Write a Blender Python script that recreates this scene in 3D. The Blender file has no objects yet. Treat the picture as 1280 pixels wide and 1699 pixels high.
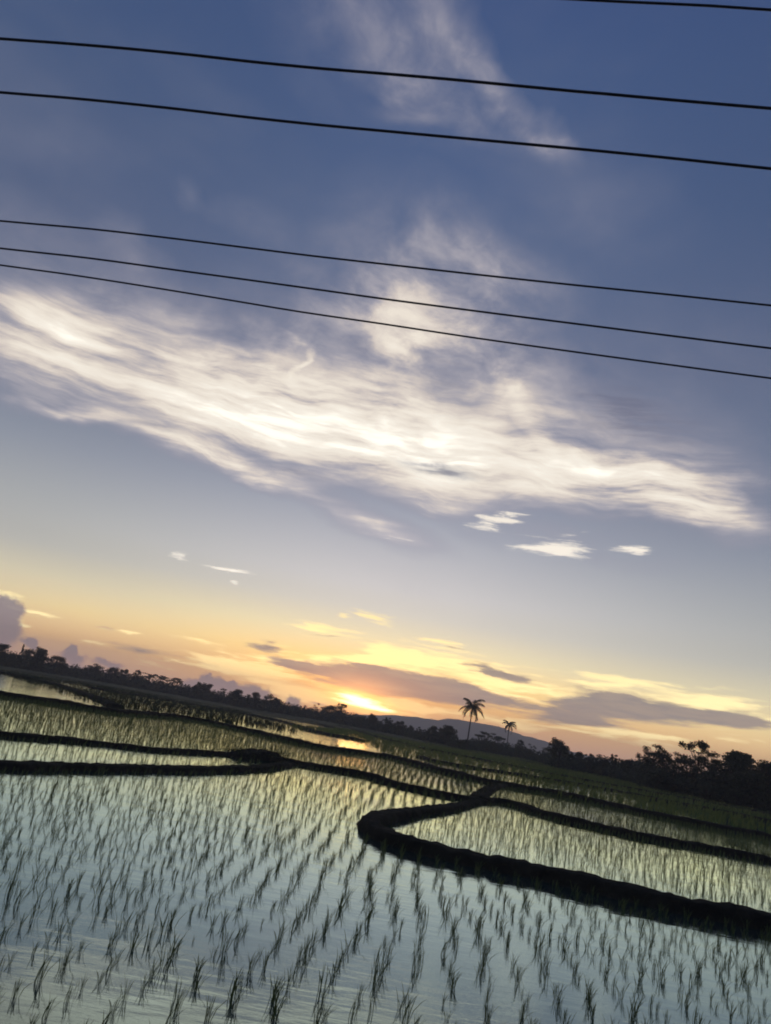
# Rice paddies at sunset under power lines.  Metres; +Y looks towards the sunset, +X to the right.
import bpy, math, random
import numpy as np
from mathutils import Vector, Matrix, noise as mnoise
random.seed(11)
rng = np.random.default_rng(11)
R = math.radians
scene = bpy.context.scene
C = scene.collection

# ------------------------------------------------------------------ measured data (metres / degrees)
CAM_H, PITCH, ROLL, FOCAL = 2.2, 15.53, 10.0, 1260.0 / 1280.0 * 36.0
# soft cloud strokes of the sky: azimuth, elevation, half length, half width, tilt (all degrees), strength
CIRRUS = [
    (-26.263, 20.018, 9.49, 3.078, 6.105, 0.85),
    (-27.352, 22.215, 6.477, 2.11, 9.658, 0.55),
    (-15.403, 20.842, 9.065, 3.509, 0.827, 1.0),
    (-9.676, 20.653, 10.711, 3.874, -2.921, 1.1),
    (-1.952, 20.555, 9.814, 3.966, -4.896, 1.15),
    (5.419, 19.914, 8.653, 3.015, -4.561, 1.1),
    (15.004, 19.816, 7.487, 2.14, -2.286, 1.0),
    (20.551, 19.54, 5.935, 1.891, -12.096, 0.9),
    (24.974, 17.671, 5.695, 1.63, -12.541, 0.95),
    (22.594, 20.584, 5.371, 1.079, -8.017, 0.4),
    (-16.794, 17.27, 7.448, 1.08, -5.283, 0.9),
    (-8.969, 16.241, 6.506, 1.007, -10.378, 0.8),
    (-0.765, 14.403, 6.081, 1.036, -6.298, 0.6),
    (-24.312, 17.254, 3.053, 0.603, 11.746, 0.5),
    (-26.847, 17.448, 3.095, 0.646, -0.684, 0.3),
    (2.67, 16.601, 4.786, 0.811, -1.327, 0.35),
    (-0.432, 27.38, 2.046, 1.311, -16.535, 0.3),
    (7.873, 25.798, 2.112, 0.841, -34.904, 0.28),
    (10.556, 23.845, 3.645, 0.927, -36.422, 0.35),
    (-8.79, 25.539, 1.855, 0.31, 63.195, 0.35),
    (-9.498, 26.958, 1.733, 0.285, -5.295, 0.2),
    (13.321, 21.54, 3.964, 1.509, -8.445, 0.5),
]
VEIL = [
    (-26.101, 24.255, 10.904, 4.756, 2.122, 0.7),
    (-11.71, 24.231, 12.729, 5.003, -2.839, 0.6),
    (2.686, 23.94, 13.089, 6.319, -12.2, 0.65),
    (16.771, 22.348, 11.369, 4.414, -11.732, 0.6),
    (1.296, 28.524, 14.207, 6.656, -12.522, 0.55),
    (2.53, 32.617, 11.726, 4.858, -19.73, 0.38),
    (-1.4, 27.448, 9.478, 6.493, -17.821, 0.5),
    (13.343, 15.356, 9.387, 1.18, -4.299, 0.5),
    (1.215, 13.953, 4.907, 0.815, -8.989, 0.4),
    (-2.151, 28.717, 5.523, 3.644, -30.025, 0.35),
    (-2.037, 30.841, 6.967, 2.503, 18.769, 0.3),
    (1.344, 35.479, 4.473, 2.261, -6.504, 0.42),
    (-3.391, 33.224, 4.46, 1.824, 40.959, 0.2),
    (6.016, 33.008, 4.229, 2.546, -38.479, 0.35),
    (9.405, 32.628, 5.006, 2.237, 10.673, 0.25),
    (5.765, 23.84, 7.955, 4.744, -21.706, 0.55),
    (15.547, 24.235, 10.001, 3.857, -12.179, 0.5),
    (-5.555, 23.61, 6.544, 3.563, -13.128, 0.5),
    (-10.081, 25.955, 2.946, 1.07, 39.955, 0.4),
    (-8.899, 31.125, 3.206, 1.262, -14.727, 0.3),
    (-23.316, 29.665, 3.669, 1.428, -14.518, 0.36),
    (-20.374, 34.095, 1.634, 0.746, -1.885, 0.2),
    (-15.202, 34.191, 3.227, 1.277, 0.376, 0.25),
    (-26.558, 24.012, 8.17, 2.341, 7.463, 0.55),
    (-19.362, 25.818, 8.161, 2.127, 1.822, 0.35),
    (-13.113, 24.558, 7.276, 2.529, 0.217, 0.45),
    (-10.344, 47.405, 9.682, 4.636, -13.616, 0.3),
    (-6.765, 47.028, 9.319, 3.087, -17.756, 0.3),
    (-2.154, 48.129, 6.141, 1.88, -30.076, 0.42),
    (4.952, 44.667, 6.604, 1.122, -24.198, 0.7),
    (-0.816, 43.686, 10.182, 1.043, -6.272, 0.45),
    (-2.687, 45.354, 7.499, 3.113, -17.402, 0.3),
    (8.204, 42.911, 3.106, 0.554, -13.429, 0.5),
    (-3.718, 42.502, 5.0, 0.484, 2.211, 0.3),
    (-30.366, 33.18, 5.375, 1.404, 16.344, 0.18),
    (12.849, 38.635, 8.702, 2.835, -12.538, 0.2),
    (24.442, 20.666, 5.418, 1.619, -16.119, 0.4),
    (-26.713, 28.949, 3.858, 3.165, 10.824, 0.12),
    (20.858, 28.431, 8.43, 3.695, -16.047, 0.18),
]
GREY = [
    (17.929, 24.859, 5.867, 1.856, -17.49, 0.8),
    (3.645, 19.391, 4.14, 0.507, -1.262, 0.8),
    (-18.243, 18.119, 3.556, 0.501, 2.59, 0.5),
    (-7.547, 17.284, 4.143, 0.51, -3.564, 0.5),
    (3.33, 25.345, 5.006, 2.39, -27.794, 0.4),
    (-4.26, 26.823, 3.225, 1.302, -17.84, 0.35),
]
CLOUDLETS = [
    (8.073, 15.804, 2.348, 0.598, 4.731, 1.0),
    (9.441, 16.545, 2.414, 0.352, 7.765, 0.8),
    (13.36, 14.673, 3.542, 0.816, -0.31, 1.1),
    (18.932, 15.084, 1.698, 0.403, 0.552, 1.0),
    (14.98, 16.034, 2.069, 0.348, 7.375, 0.5),
    (-14.548, 9.301, 1.046, 0.353, 9.303, 0.9),
    (-10.891, 9.068, 2.349, 0.262, 3.217, 0.75),
    (-10.112, 8.376, 0.602, 0.24, 26.376, 0.7),
    (27.042, 7.836, 1.807, 0.214, -7.66, 0.35),
    (0.93, 13.645, 3.098, 0.473, -2.501, 0.5),
]
GOLD = [
    (-0.05, 4.292, 8.838, 0.836, 5.365, 0.8),
    (-1.548, 3.713, 2.273, 0.467, 2.91, 0.6),
    (3.077, 4.417, 3.13, 0.525, -3.47, 1.0),
    (8.101, 4.911, 6.812, 1.379, -3.574, 0.8),
    (10.491, 3.948, 3.759, 0.57, 2.322, 0.6),
    (17.966, 4.883, 5.624, 0.994, 1.764, 0.7),
    (25.388, 5.182, 4.705, 0.906, -4.47, 1.0),
    (18.789, 5.633, 3.526, 0.553, 3.35, 0.5),
    (-8.407, 2.312, 3.875, 0.684, -1.715, 0.7),
    (-5.18, 1.708, 5.15, 1.027, -4.639, 0.9),
    (-4.046, 1.0, 2.945, 0.571, -0.69, 0.9),
    (5.971, 1.672, 3.334, 0.573, -2.348, 0.9),
    (10.881, 1.685, 3.787, 0.395, -1.243, 1.0),
    (17.161, 2.127, 6.018, 0.357, 2.311, 0.9),
    (22.187, 2.013, 4.192, 0.482, 0.392, 0.7),
    (26.274, 3.112, 3.129, 0.468, 0.494, 0.5),
    (-18.029, 3.227, 2.421, 0.166, 1.41, 0.6),
    (-16.406, 3.279, 0.81, 0.168, -4.027, 0.6),
    (-11.697, 3.51, 3.661, 0.281, -5.011, 0.7),
    (-12.223, 2.123, 5.547, 0.345, 1.669, 0.7),
    (-14.63, 1.266, 2.489, 0.223, 2.368, 0.5),
    (-18.965, 2.129, 2.447, 0.273, -0.613, 0.4),
    (0.558, 7.549, 2.658, 0.354, -3.893, 1.0),
    (-1.88, 7.286, 0.791, 0.24, -7.367, 0.8),
    (-2.98, 5.999, 3.437, 0.467, 2.911, 1.0),
    (2.354, 5.36, 2.948, 0.409, -2.018, 0.8),
    (6.367, 6.583, 1.43, 0.237, -5.251, 0.7),
    (-24.869, 4.013, 1.279, 0.363, -17.023, 1.0),
    (-22.756, 3.444, 1.431, 0.323, -2.56, 0.8),
    (-23.529, 2.455, 0.853, 0.297, -44.671, 0.8),
    (3.282, 1.824, 2.413, 0.578, -10.402, 0.8),
    (-5.553, 3.467, 2.718, 0.347, 1.778, 0.5),
]
DARK = [
    (-5.213, 3.11, 2.547, 0.579, -2.46, 0.9),
    (-0.969, 3.016, 4.168, 1.101, -3.506, 1.1),
    (4.281, 3.164, 5.134, 1.386, -0.591, 1.2),
    (8.385, 3.197, 4.52, 0.976, -2.441, 1.0),
    (14.636, 3.19, 4.579, 1.01, -0.84, 0.8),
    (17.372, 4.211, 3.64, 0.951, -2.238, 1.0),
    (20.896, 4.077, 4.107, 1.038, -1.839, 1.1),
    (25.823, 4.329, 4.177, 0.84, 0.517, 1.1),
    (1.308, 3.942, 1.278, 0.293, -0.388, 1.0),
    (8.904, 5.285, 1.883, 0.468, -2.963, 0.7),
    (11.249, 4.979, 2.697, 0.402, -0.634, 0.9),
    (-6.562, 4.014, 2.729, 0.406, 3.57, 0.8),
    (-6.885, 4.446, 1.38, 0.234, 3.65, 0.5),
    (-15.894, 2.254, 3.792, 0.444, 0.062, 0.7),
    (-11.442, 2.174, 2.653, 0.282, -3.551, 0.4),
    (-2.553, 0.74, 1.389, 0.229, -1.234, 0.7),
    (17.352, 2.627, 5.402, 0.551, 3.529, 0.5),
    (-3.717, 5.557, 2.141, 0.175, 5.975, 0.6),
    (6.598, 6.485, 2.754, 0.232, -5.799, 0.4),
    (7.697, 5.18, 0.721, 0.356, -17.196, 0.3),
    (-18.319, 3.108, 1.576, 0.138, 2.317, 0.5),
    (1.834, 5.095, 2.183, 0.234, 2.654, 0.3),
]
CUMULUS = [
    (-25.078, 3.102, 1.879, 1.148, -9.272, 1.2),
    (-24.889, 1.759, 1.857, 1.309, -20.68, 1.2),
    (-22.693, 1.293, 0.748, 0.406, -26.309, 0.8),
    (-19.859, 0.897, 1.137, 0.485, -2.422, 0.9),
    (-19.961, 1.418, 0.439, 0.409, -44.17, 1.1),
    (-17.443, 0.893, 1.539, 0.273, -1.969, 0.7),
    (-11.346, 0.329, 1.394, 0.614, -2.417, 1.0),
    (-10.582, 1.107, 0.595, 0.391, -17.364, 0.9),
    (-9.338, 0.51, 1.955, 0.839, -9.767, 1.0),
    (-9.078, 0.987, 0.506, 0.338, -14.191, 0.8),
    (-6.845, 0.603, 1.809, 0.734, -11.348, 0.9),
    (-4.188, 0.46, 0.705, 0.512, -8.114, 1.1),
    (-8.698, -0.237, 4.777, 0.674, 0.487, 1.0),
    (-18.602, 0.149, 4.109, 0.488, 0.709, 0.7),
]
SUNCORE = [
    (0.453, 1.362, 3.884, 0.516, -3.922, 1.0),
    (0.546, 1.487, 2.224, 0.576, -4.798, 0.9),
    (2.723, 1.166, 2.478, 0.287, -4.842, 0.6),
]
SUN_AZ, SUN_EL = [0.518, 1.526]
BANKS = [
    ('near bank curling round the inner paddy', 0.37, 0.11, 0.36, [[9.33, 12.33], [8.52, 13.35], [7.73, 14.08], [6.19, 14.33], [4.25, 15.15], [2.94, 15.42], [2.15, 15.68], [1.47, 16.16], [1.02, 16.91], [0.87, 17.98], [1.1, 19.42], [1.68, 21.04], [2.64, 23.5], [3.95, 26.6], [5.36, 30.59], [6.18, 32.16]]),
    ('bank between the two right hand paddies', 0.19, 0.21, 0.28, [[5.72, 31.63], [6.65, 32.71], [7.5, 32.06], [7.98, 30.19], [10.74, 27.97], [12.88, 27.8], [14.86, 27.18], [17.47, 25.85]]),
    ('short bank joining the crossing to the long far bank', 0.17, 0.17, 0.32, [[5.65, 32.69], [7.02, 38.19], [8.36, 43.19], [10.53, 48.79]]),
    ('middle bank running from the grassy mound to the crossing', 0.2, 0.16, 0.3, [[-3.15, 33.49], [-2.53, 34.57], [-1.88, 34.28], [-0.63, 34.46], [0.34, 34.65], [1.46, 34.12], [2.3, 32.48], [4.02, 31.27], [5.39, 31.54], [6.07, 31.99]]),
    ('long far bank crossing the whole field', 0.3, 0.27, 0.45, [[-27.79, 47.21], [-23.88, 48.05], [-21.31, 48.89], [-18.66, 51.85], [-15.59, 53.52], [-14.12, 62.09], [-11.34, 64.92], [-6.0, 59.8], [-1.37, 54.64], [3.16, 58.97], [6.8, 50.63], [9.75, 46.77], [13.06, 47.6], [16.51, 43.59], [19.58, 41.73], [22.67, 41.53], [25.99, 38.45]]),
    ('bank above the bright pond', 0.28, 0.28, 0.7, [[-66.48, 117.14], [-63.94, 130.26], [-54.56, 122.83], [-44.68, 114.42], [-37.41, 102.89], [-28.8, 85.66], [-22.71, 73.71], [-18.57, 63.38]]),
    ('left bank behind the narrow paddy', 0.11, 0.13, 0.26, [[-12.78, 22.98], [-11.23, 24.05], [-10.18, 24.15], [-9.52, 25.22], [-8.93, 26.22], [-8.1, 27.04], [-7.22, 27.92], [-6.64, 28.33], [-5.62, 30.52], [-4.72, 32.46], [-3.73, 34.02]]),
    ('left bank along the big front paddy', 0.13, 0.15, 0.28, [[-8.93, 16.44], [-7.67, 16.88], [-7.1, 17.29], [-6.37, 18.92], [-5.48, 20.9], [-4.44, 23.17], [-3.51, 25.92], [-2.68, 29.16], [-2.1, 33.15]]),
]
MOUND = [
    (-4.52, 32.14),
    (-3.99, 33.08),
    (-3.27, 34.59),
    (-2.59, 35.9),
]
FARBANKS = [
    (0.22, 0.6, [[-2.81, 216.19], [8.19, 124.71], [14.26, 111.57], [19.8, 104.38], [24.68, 98.06], [31.4, 93.29], [38.61, 91.61], [47.4, 86.97], [53.3, 81.63]]),
    (0.2, 0.6, [[7.11, 72.16], [8.76, 67.51], [14.33, 70.48], [21.99, 73.61], [32.01, 70.69], [36.19, 66.37], [42.14, 64.55]]),
    (0.2, 0.6, [[36.79, 167.51], [44.06, 148.27], [60.12, 142.82], [68.84, 126.37]]),
    (0.25, 0.9, [[-42.86, 130.42], [-35.27, 140.17], [-25.18, 144.36], [-11.96, 134.2], [-4.22, 101.29], [1.93, 95.33]]),
    (0.25, 0.9, [[-59.85, 278.53], [-26.85, 221.11], [-11.52, 194.42], [-1.97, 159.65]]),
]
PADDIES = [
    ('front', 0.34, 0.27, 0.23, [[-9.59, 15.95], [-7.1, 17.29], [-5.48, 20.9], [-3.51, 25.92], [-2.05, 32.47], [0.35, 34.28], [2.3, 32.48], [4.02, 31.27], [5.44, 31.39], [2.64, 23.5], [0.97, 19.35], [0.68, 17.84], [0.89, 16.84], [2.15, 15.68], [4.25, 15.15], [6.19, 14.33], [7.73, 14.08], [9.33, 12.33], [12.16, 8.93], [5.87, 4.48], [-2.15, 2.83], [-14.97, 14.0]]),
    ('inner', 0.32, 0.25, 0.23, [[0.81, 17.82], [1.6, 20.92], [3.95, 26.6], [6.18, 32.16], [7.5, 32.06], [7.98, 30.19], [10.74, 27.97], [14.86, 27.18], [17.47, 25.85], [26.44, 19.03], [12.16, 8.93], [9.33, 12.33], [8.52, 13.35], [7.73, 14.08], [6.19, 14.33], [4.25, 15.15], [2.15, 15.68], [1.15, 16.49]]),
    ('right', 0.31, 0.24, 0.26, [[5.89, 32.61], [8.25, 42.6], [10.53, 48.79], [13.06, 47.6], [16.51, 43.59], [22.67, 41.53], [25.99, 38.45], [36.49, 27.62], [26.44, 19.03], [17.47, 25.85], [14.86, 27.18], [10.74, 27.97], [7.98, 30.19], [6.65, 32.71]]),
    ('middle', 0.32, 0.25, 0.26, [[-2.7, 37.17], [-6.0, 59.8], [-1.37, 54.64], [3.16, 58.97], [6.8, 50.63], [8.68, 45.8], [5.72, 32.32], [4.02, 31.27], [2.3, 32.48], [0.34, 34.65], [-1.88, 34.28]]),
    ('left', 0.36, 0.3, 0.22, [[-13.75, 22.32], [-10.18, 24.15], [-8.93, 26.22], [-6.64, 28.33], [-4.72, 32.46], [-3.42, 33.57], [-2.68, 29.16], [-4.44, 23.17], [-5.48, 20.9], [-7.1, 17.29], [-9.59, 15.95]]),
    ('upper', 0.31, 0.26, 0.28, [[-30.64, 48.25], [-22.79, 52.17], [-16.79, 57.49], [-11.34, 64.92], [-6.0, 59.8], [-2.7, 37.17], [-3.77, 34.4], [-4.72, 32.46], [-6.64, 28.33], [-8.93, 26.22], [-10.18, 24.15], [-13.75, 22.32]]),
]
POND = [
    (-36.06, 59.37),
    (-30.72, 69.82),
    (-25.14, 69.25),
    (-17.12, 58.58),
    (-22.79, 52.17),
    (-28.72, 47.55),
]
GLINT = [
    (-14.99, 200.47),
    (-3.68, 274.64),
    (9.89, 219.68),
    (3.54, 73.08),
    (-1.58, 65.69),
    (-7.91, 98.63),
]
FARDENSE = [
    (-8.19, 101.9),
    (3.19, 88.54),
    (3.16, 58.97),
    (6.8, 50.63),
    (9.75, 46.77),
    (16.51, 43.59),
    (22.67, 41.53),
    (25.99, 38.45),
    (65.47, 91.62),
    (68.84, 126.37),
    (66.3, 157.54),
    (60.51, 184.58),
    (58.0, 231.82),
    (31.25, 220.33),
    (16.38, 339.05),
]
FARLEFT = [
    (-51.01, 83.46),
    (-54.56, 122.83),
    (-27.68, 76.08),
    (-17.81, 60.88),
    (-11.6, 66.31),
    (-6.12, 60.98),
    (3.21, 60.11),
    (3.19, 88.54),
    (-1.05, 98.22),
    (-8.52, 116.47),
    (-24.02, 176.11),
    (-56.06, 221.51),
    (-92.26, 249.64),
]
TREES = [
    ('bushy', 53.6, 98.4, 6.26, 1.4, 'dark bushy tree cut by the right edge of the photo'),
    ('airy', 52.5, 103.4, 7.08, 0.75, 'tree with a small feathery sprig rising above the dark right edge clump'),
    ('bushy', 51.1, 97.4, 6.18, 1.3, 'broad dark tree just left of the one cut by the right edge'),
    ('bushy', 50.1, 102.4, 6.86, 1.15, 'dense tree with a square-shouldered crown between the tall airy tree and the right edge clump'),
    ('ragged', 50.1, 106.8, 6.38, 1.05, 'ragged tree touching the right side of the tallest airy tree'),
    ('airy', 49.2, 109.4, 7.68, 0.95, 'tallest airy tree of the right hand clump with sky showing through'),
    ('wispy', 47.9, 112.2, 5.7, 0.7, 'thin wispy tree in the gap left of the tallest airy tree'),
    ('airy', 46.9, 114.8, 5.95, 0.7, 'loose tree touching the right side of the feathery leftmost tree of the right hand clump'),
    ('airy', 45.1, 115.5, 6.41, 0.95, 'feathery tree opening the right hand clump on its left end'),
    ('shrub', 43.4, 109.7, 3.83, 1.7, 'low dense dark shrub under the feathery tree that opens the right hand clump'),
    ('shrub', 47.0, 101.7, 3.26, 1.8, 'low dark shrub at the foot of the tallest airy tree'),
    ('shrub', 48.4, 96.6, 3.13, 1.8, 'wide dark shrub under the clump near the right edge'),
    ('bushy', 48.1, 131.5, 4.09, 1.15, 'small round tree just left of the right hand clump'),
    ('ragged', 48.6, 141.9, 4.41, 0.75, 'slim upright tree second to the left of the right hand clump'),
    ('bushy', 47.7, 147.5, 3.92, 1.0, 'wide low tree in the middle of the low row right of the lone round tree'),
    ('bushy', 45.4, 153.4, 3.85, 0.9, 'small tree standing just right of the lone dark round tree'),
    ('ragged', 47.4, 152.8, 3.87, 0.8, 'narrow tree second to the right of the lone dark round tree'),
    ('round', 39.2, 144.8, 5.51, 1.05, 'lone dark round tree standing tallest right of the palms'),
    ('wispy', 45.2, 179.4, 3.74, 1.0, 'pale wispy tree touching the left of the lone dark round tree'),
    ('wispy', 45.8, 194.7, 4.19, 1.1, 'pale hazy tree between the small palm and the lone round tree'),
    ('ragged', 44.1, 200.2, 4.64, 0.9, 'low hazy tree just right of the small palm'),
    ('umbrella', 40.4, 211.2, 5.0, 1.0, 'flat-topped hazy tree just left of the small palm'),
    ('umbrella', 36.3, 206.8, 5.47, 1.0, 'twiggy open tree midway between the two palms'),
    ('shrub', 25.5, 178.2, 2.71, 1.6, 'low dark shrub at the foot of the tall palm'),
    ('round', 25.5, 203.4, 5.52, 1.1, 'round dense tree just left of the tall palm'),
    ('bushy', 22.9, 213.8, 4.53, 1.0, 'bushy tree second to the left of the tall palm'),
    ('ragged', 20.7, 229.1, 3.71, 0.8, 'small pointed tree third to the left of the tall palm'),
    ('bushy', 18.8, 239.3, 3.84, 0.8, 'little tree in front of the left end of the far hill'),
    ('bushy', 16.1, 244.5, 4.62, 1.1, 'broad tree below the right end of the sun glow'),
    ('ragged', 12.5, 249.7, 5.13, 1.0, 'ragged twin-topped tree under the right part of the sun glow'),
    ('round', 7.9, 259.9, 5.55, 0.85, 'small round-headed tree below the sun glow'),
    ('airy', -2.7, 270.0, 7.3, 0.8, 'isolated twiggy tree standing out against the left of the sun glow'),
    ('bushy', -7.5, 284.9, 6.35, 1.1, 'broad low tree just left of the isolated twiggy tree by the sun'),
    ('wispy', -11.8, 289.8, 6.13, 0.9, 'thin hazy tree second to the left of the isolated twiggy tree by the sun'),
    ('bushy', -27.3, 268.6, 6.09, 1.2, 'wide tree right-hand of the three dark heads left of the sun'),
    ('bushy', -33.5, 273.0, 6.0, 1.0, 'middle of the three dark heads left of the sun'),
    ('round', -38.7, 267.2, 6.13, 1.2, 'largest and left-hand of the three dark heads left of the sun'),
    ('ragged', -48.4, 296.1, 5.6, 0.9, 'small tree below the purple cumulus cloud bank'),
    ('bushy', -52.6, 285.2, 6.19, 1.1, 'tree at the left end of the purple cumulus cloud bank'),
    ('bushy', -56.8, 289.5, 6.32, 0.9, 'tree rising just left of the purple cumulus bank'),
    ('umbrella', -69.4, 302.1, 6.82, 1.2, 'flat-topped tree at the right end of the even left hand row'),
    ('umbrella', -73.9, 301.1, 6.69, 1.1, 'flat-topped tree second from the right of the even left hand row'),
    ('umbrella', -77.8, 300.1, 6.63, 1.1, 'flat-topped tree in the middle of the even left hand row'),
    ('ragged', -80.9, 294.1, 6.65, 1.0, 'ragged taller tree at the left end of the even row of flat-topped trees'),
    ('bushy', -85.2, 292.8, 6.26, 1.0, 'bushy tree just left of the even row of flat-topped trees'),
    ('bushy', -91.1, 296.3, 6.37, 1.0, 'rounded tree second to the left of the even row of flat-topped trees'),
    ('bushy', -97.0, 294.4, 6.36, 1.3, 'low wide tree right of the small purple cloud puff on the left'),
    ('bushy', -99.0, 261.9, 6.3, 1.2, 'dark tree below the small purple cloud puff on the left'),
    ('round', -97.6, 241.0, 7.62, 1.3, 'dark humped tree close to the left edge'),
    ('spike', -101.7, 239.3, 7.31, 0.5, 'thin spiky treetop between the left edge tree and the humped tree'),
    ('bushy', -103.3, 227.6, 6.44, 1.5, 'big dark tree cut by the left edge of the photo'),
]
PALMS = [
    (27.2, 177.93, 0.17, 9.86, 3.6),
    (50.79, 249.89, 0.08, 9.39, 3.1),
]
RIDGE = [
    (-0.89, 0.21),
    (0.84, 0.5),
    (2.57, 0.79),
    (4.1, 0.97),
    (5.19, 1.07),
    (7.11, 1.22),
    (8.16, 1.31),
    (9.56, 1.29),
    (11.12, 1.26),
    (12.6, 1.04),
    (14.1, 0.84),
    (16.01, 0.51),
    (18.87, 0.32),
    (22.0, 0.2),
    (25.73, 0.14),
    (29.9, 0.18),
]
WIRES = [
    [[1.339, 7.359, 11.259], [2.22, 7.267, 11.292], [2.871, 7.198, 11.316], [3.586, 7.123, 11.324]],
    [[-6.011, 8.132, 9.857], [-5.111, 8.037, 9.873], [-4.259, 7.948, 9.877], [-3.415, 7.859, 9.866], [-2.621, 7.775, 9.842], [-1.693, 7.678, 9.833], [-0.939, 7.599, 9.84], [-0.121, 7.513, 9.842], [0.612, 7.436, 9.835], [1.405, 7.352, 9.828], [1.689, 7.322, 9.83], [2.392, 7.249, 9.828], [3.631, 7.118, 9.831]],
    [[-5.739, 8.103, 9.014], [-4.861, 8.011, 9.029], [-4.148, 7.936, 9.029], [-3.363, 7.854, 9.019], [-2.434, 7.756, 8.995], [-1.53, 7.661, 8.985], [-0.794, 7.583, 8.987], [0.36, 7.462, 8.992], [1.485, 7.344, 8.997], [2.449, 7.243, 8.994], [3.657, 7.116, 8.981]],
    [[-5.14, 8.04, 7.162], [-4.02, 7.922, 7.192], [-3.056, 7.821, 7.191], [-2.18, 7.729, 7.18], [-1.323, 7.639, 7.17], [-0.487, 7.551, 7.17], [0.603, 7.437, 7.172], [1.664, 7.325, 7.18], [2.571, 7.23, 7.194], [3.71, 7.11, 7.204]],
    [[-5.022, 8.028, 6.795], [-3.908, 7.911, 6.803], [-2.806, 7.795, 6.78], [-1.875, 7.697, 6.762], [-0.963, 7.601, 6.741], [-0.412, 7.543, 6.727], [0.664, 7.43, 6.712], [1.711, 7.32, 6.702], [3.725, 7.108, 6.687]],
    [[-4.95, 8.02, 6.574], [-4.058, 7.926, 6.558], [-3.175, 7.834, 6.527], [-2.164, 7.727, 6.481], [-1.317, 7.638, 6.441], [-0.36, 7.538, 6.416], [0.576, 7.439, 6.385], [1.744, 7.317, 6.362], [2.753, 7.211, 6.348], [3.736, 7.107, 6.336]],
]

# ------------------------------------------------------------------ small helpers
def lin(r, g, b):
    f = lambda c: (c / 12.92 if c <= .04045 else ((c + .055) / 1.055) ** 2.4)
    return (f(r / 255), f(g / 255), f(b / 255), 1.0)

def tag(o, label=None, cat=None, group=None, kind=None):
    if label: o['label'] = label
    if cat: o['category'] = cat
    if group: o['group'] = group
    if kind: o['kind'] = kind
    return o

def link(name, mesh, parent=None):
    o = bpy.data.objects.new(name, mesh)
    C.objects.link(o)
    if parent: o.parent = parent
    return o

def empty(name, loc):
    o = bpy.data.objects.new(name, None)
    o.empty_display_size = .3
    o.location = loc
    C.objects.link(o)
    return o

def mesh_np(name, verts, faces4=None, faces3=None, mat=None, smooth=False):
    """mesh from numpy arrays: verts (n,3), quads (m,4), triangles (k,3)"""
    me = bpy.data.meshes.new(name)
    verts = np.asarray(verts, dtype=np.float32).reshape(-1, 3)
    f4 = np.zeros((0, 4), np.int32) if faces4 is None else np.asarray(faces4, np.int32).reshape(-1, 4)
    f3 = np.zeros((0, 3), np.int32) if faces3 is None else np.asarray(faces3, np.int32).reshape(-1, 3)
    me.vertices.add(len(verts)); me.vertices.foreach_set('co', verts.ravel())
    nl = f4.size + f3.size
    me.loops.add(nl); me.loops.foreach_set('vertex_index', np.concatenate([f4.ravel(), f3.ravel()]))
    me.polygons.add(len(f4) + len(f3))
    st = np.concatenate([np.arange(len(f4)) * 4, f4.size + np.arange(len(f3)) * 3]).astype(np.int32)
    me.polygons.foreach_set('loop_start', st)
    if smooth: me.polygons.foreach_set('use_smooth', np.ones(len(st), bool))
    me.update(calc_edges=True)
    me.validate()
    if mat: me.materials.append(mat)
    return me

def catmull(pts, step):
    """smooth curve through pts (list of tuples), resampled at about `step`"""
    p = np.array(pts, float)
    p = np.vstack([2 * p[0] - p[1], p, 2 * p[-1] - p[-2]])
    out = []
    for i in range(1, len(p) - 2):
        a, b, c, d = p[i - 1], p[i], p[i + 1], p[i + 2]
        n = max(2, int(np.linalg.norm(c - b) / step))
        for k in range(n):
            t = k / n
            out.append(.5 * (2 * b + (c - a) * t + (2 * a - 5 * b + 4 * c - d) * t * t + (3 * b - a - 3 * c + d) * t ** 3))
    out.append(p[-2])
    return np.array(out)

def in_poly(x, y, poly):
    inside = np.zeros(x.shape, bool)
    n = len(poly)
    for i in range(n):
        x0, y0 = poly[i]; x1, y1 = poly[(i + 1) % n]
        if y0 == y1: continue
        c = ((y0 > y) != (y1 > y)) & (x < (x1 - x0) * (y - y0) / (y1 - y0) + x0)
        inside ^= c
    return inside

def dist_poly(x, y, line):
    d = np.full(x.shape, 1e9)
    for (x0, y0), (x1, y1) in zip(line[:-1], line[1:]):
        dx, dy = x1 - x0, y1 - y0
        L = dx * dx + dy * dy + 1e-9
        t = np.clip(((x - x0) * dx + (y - y0) * dy) / L, 0, 1)
        d = np.minimum(d, np.hypot(x - x0 - t * dx, y - y0 - t * dy))
    return d

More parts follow.
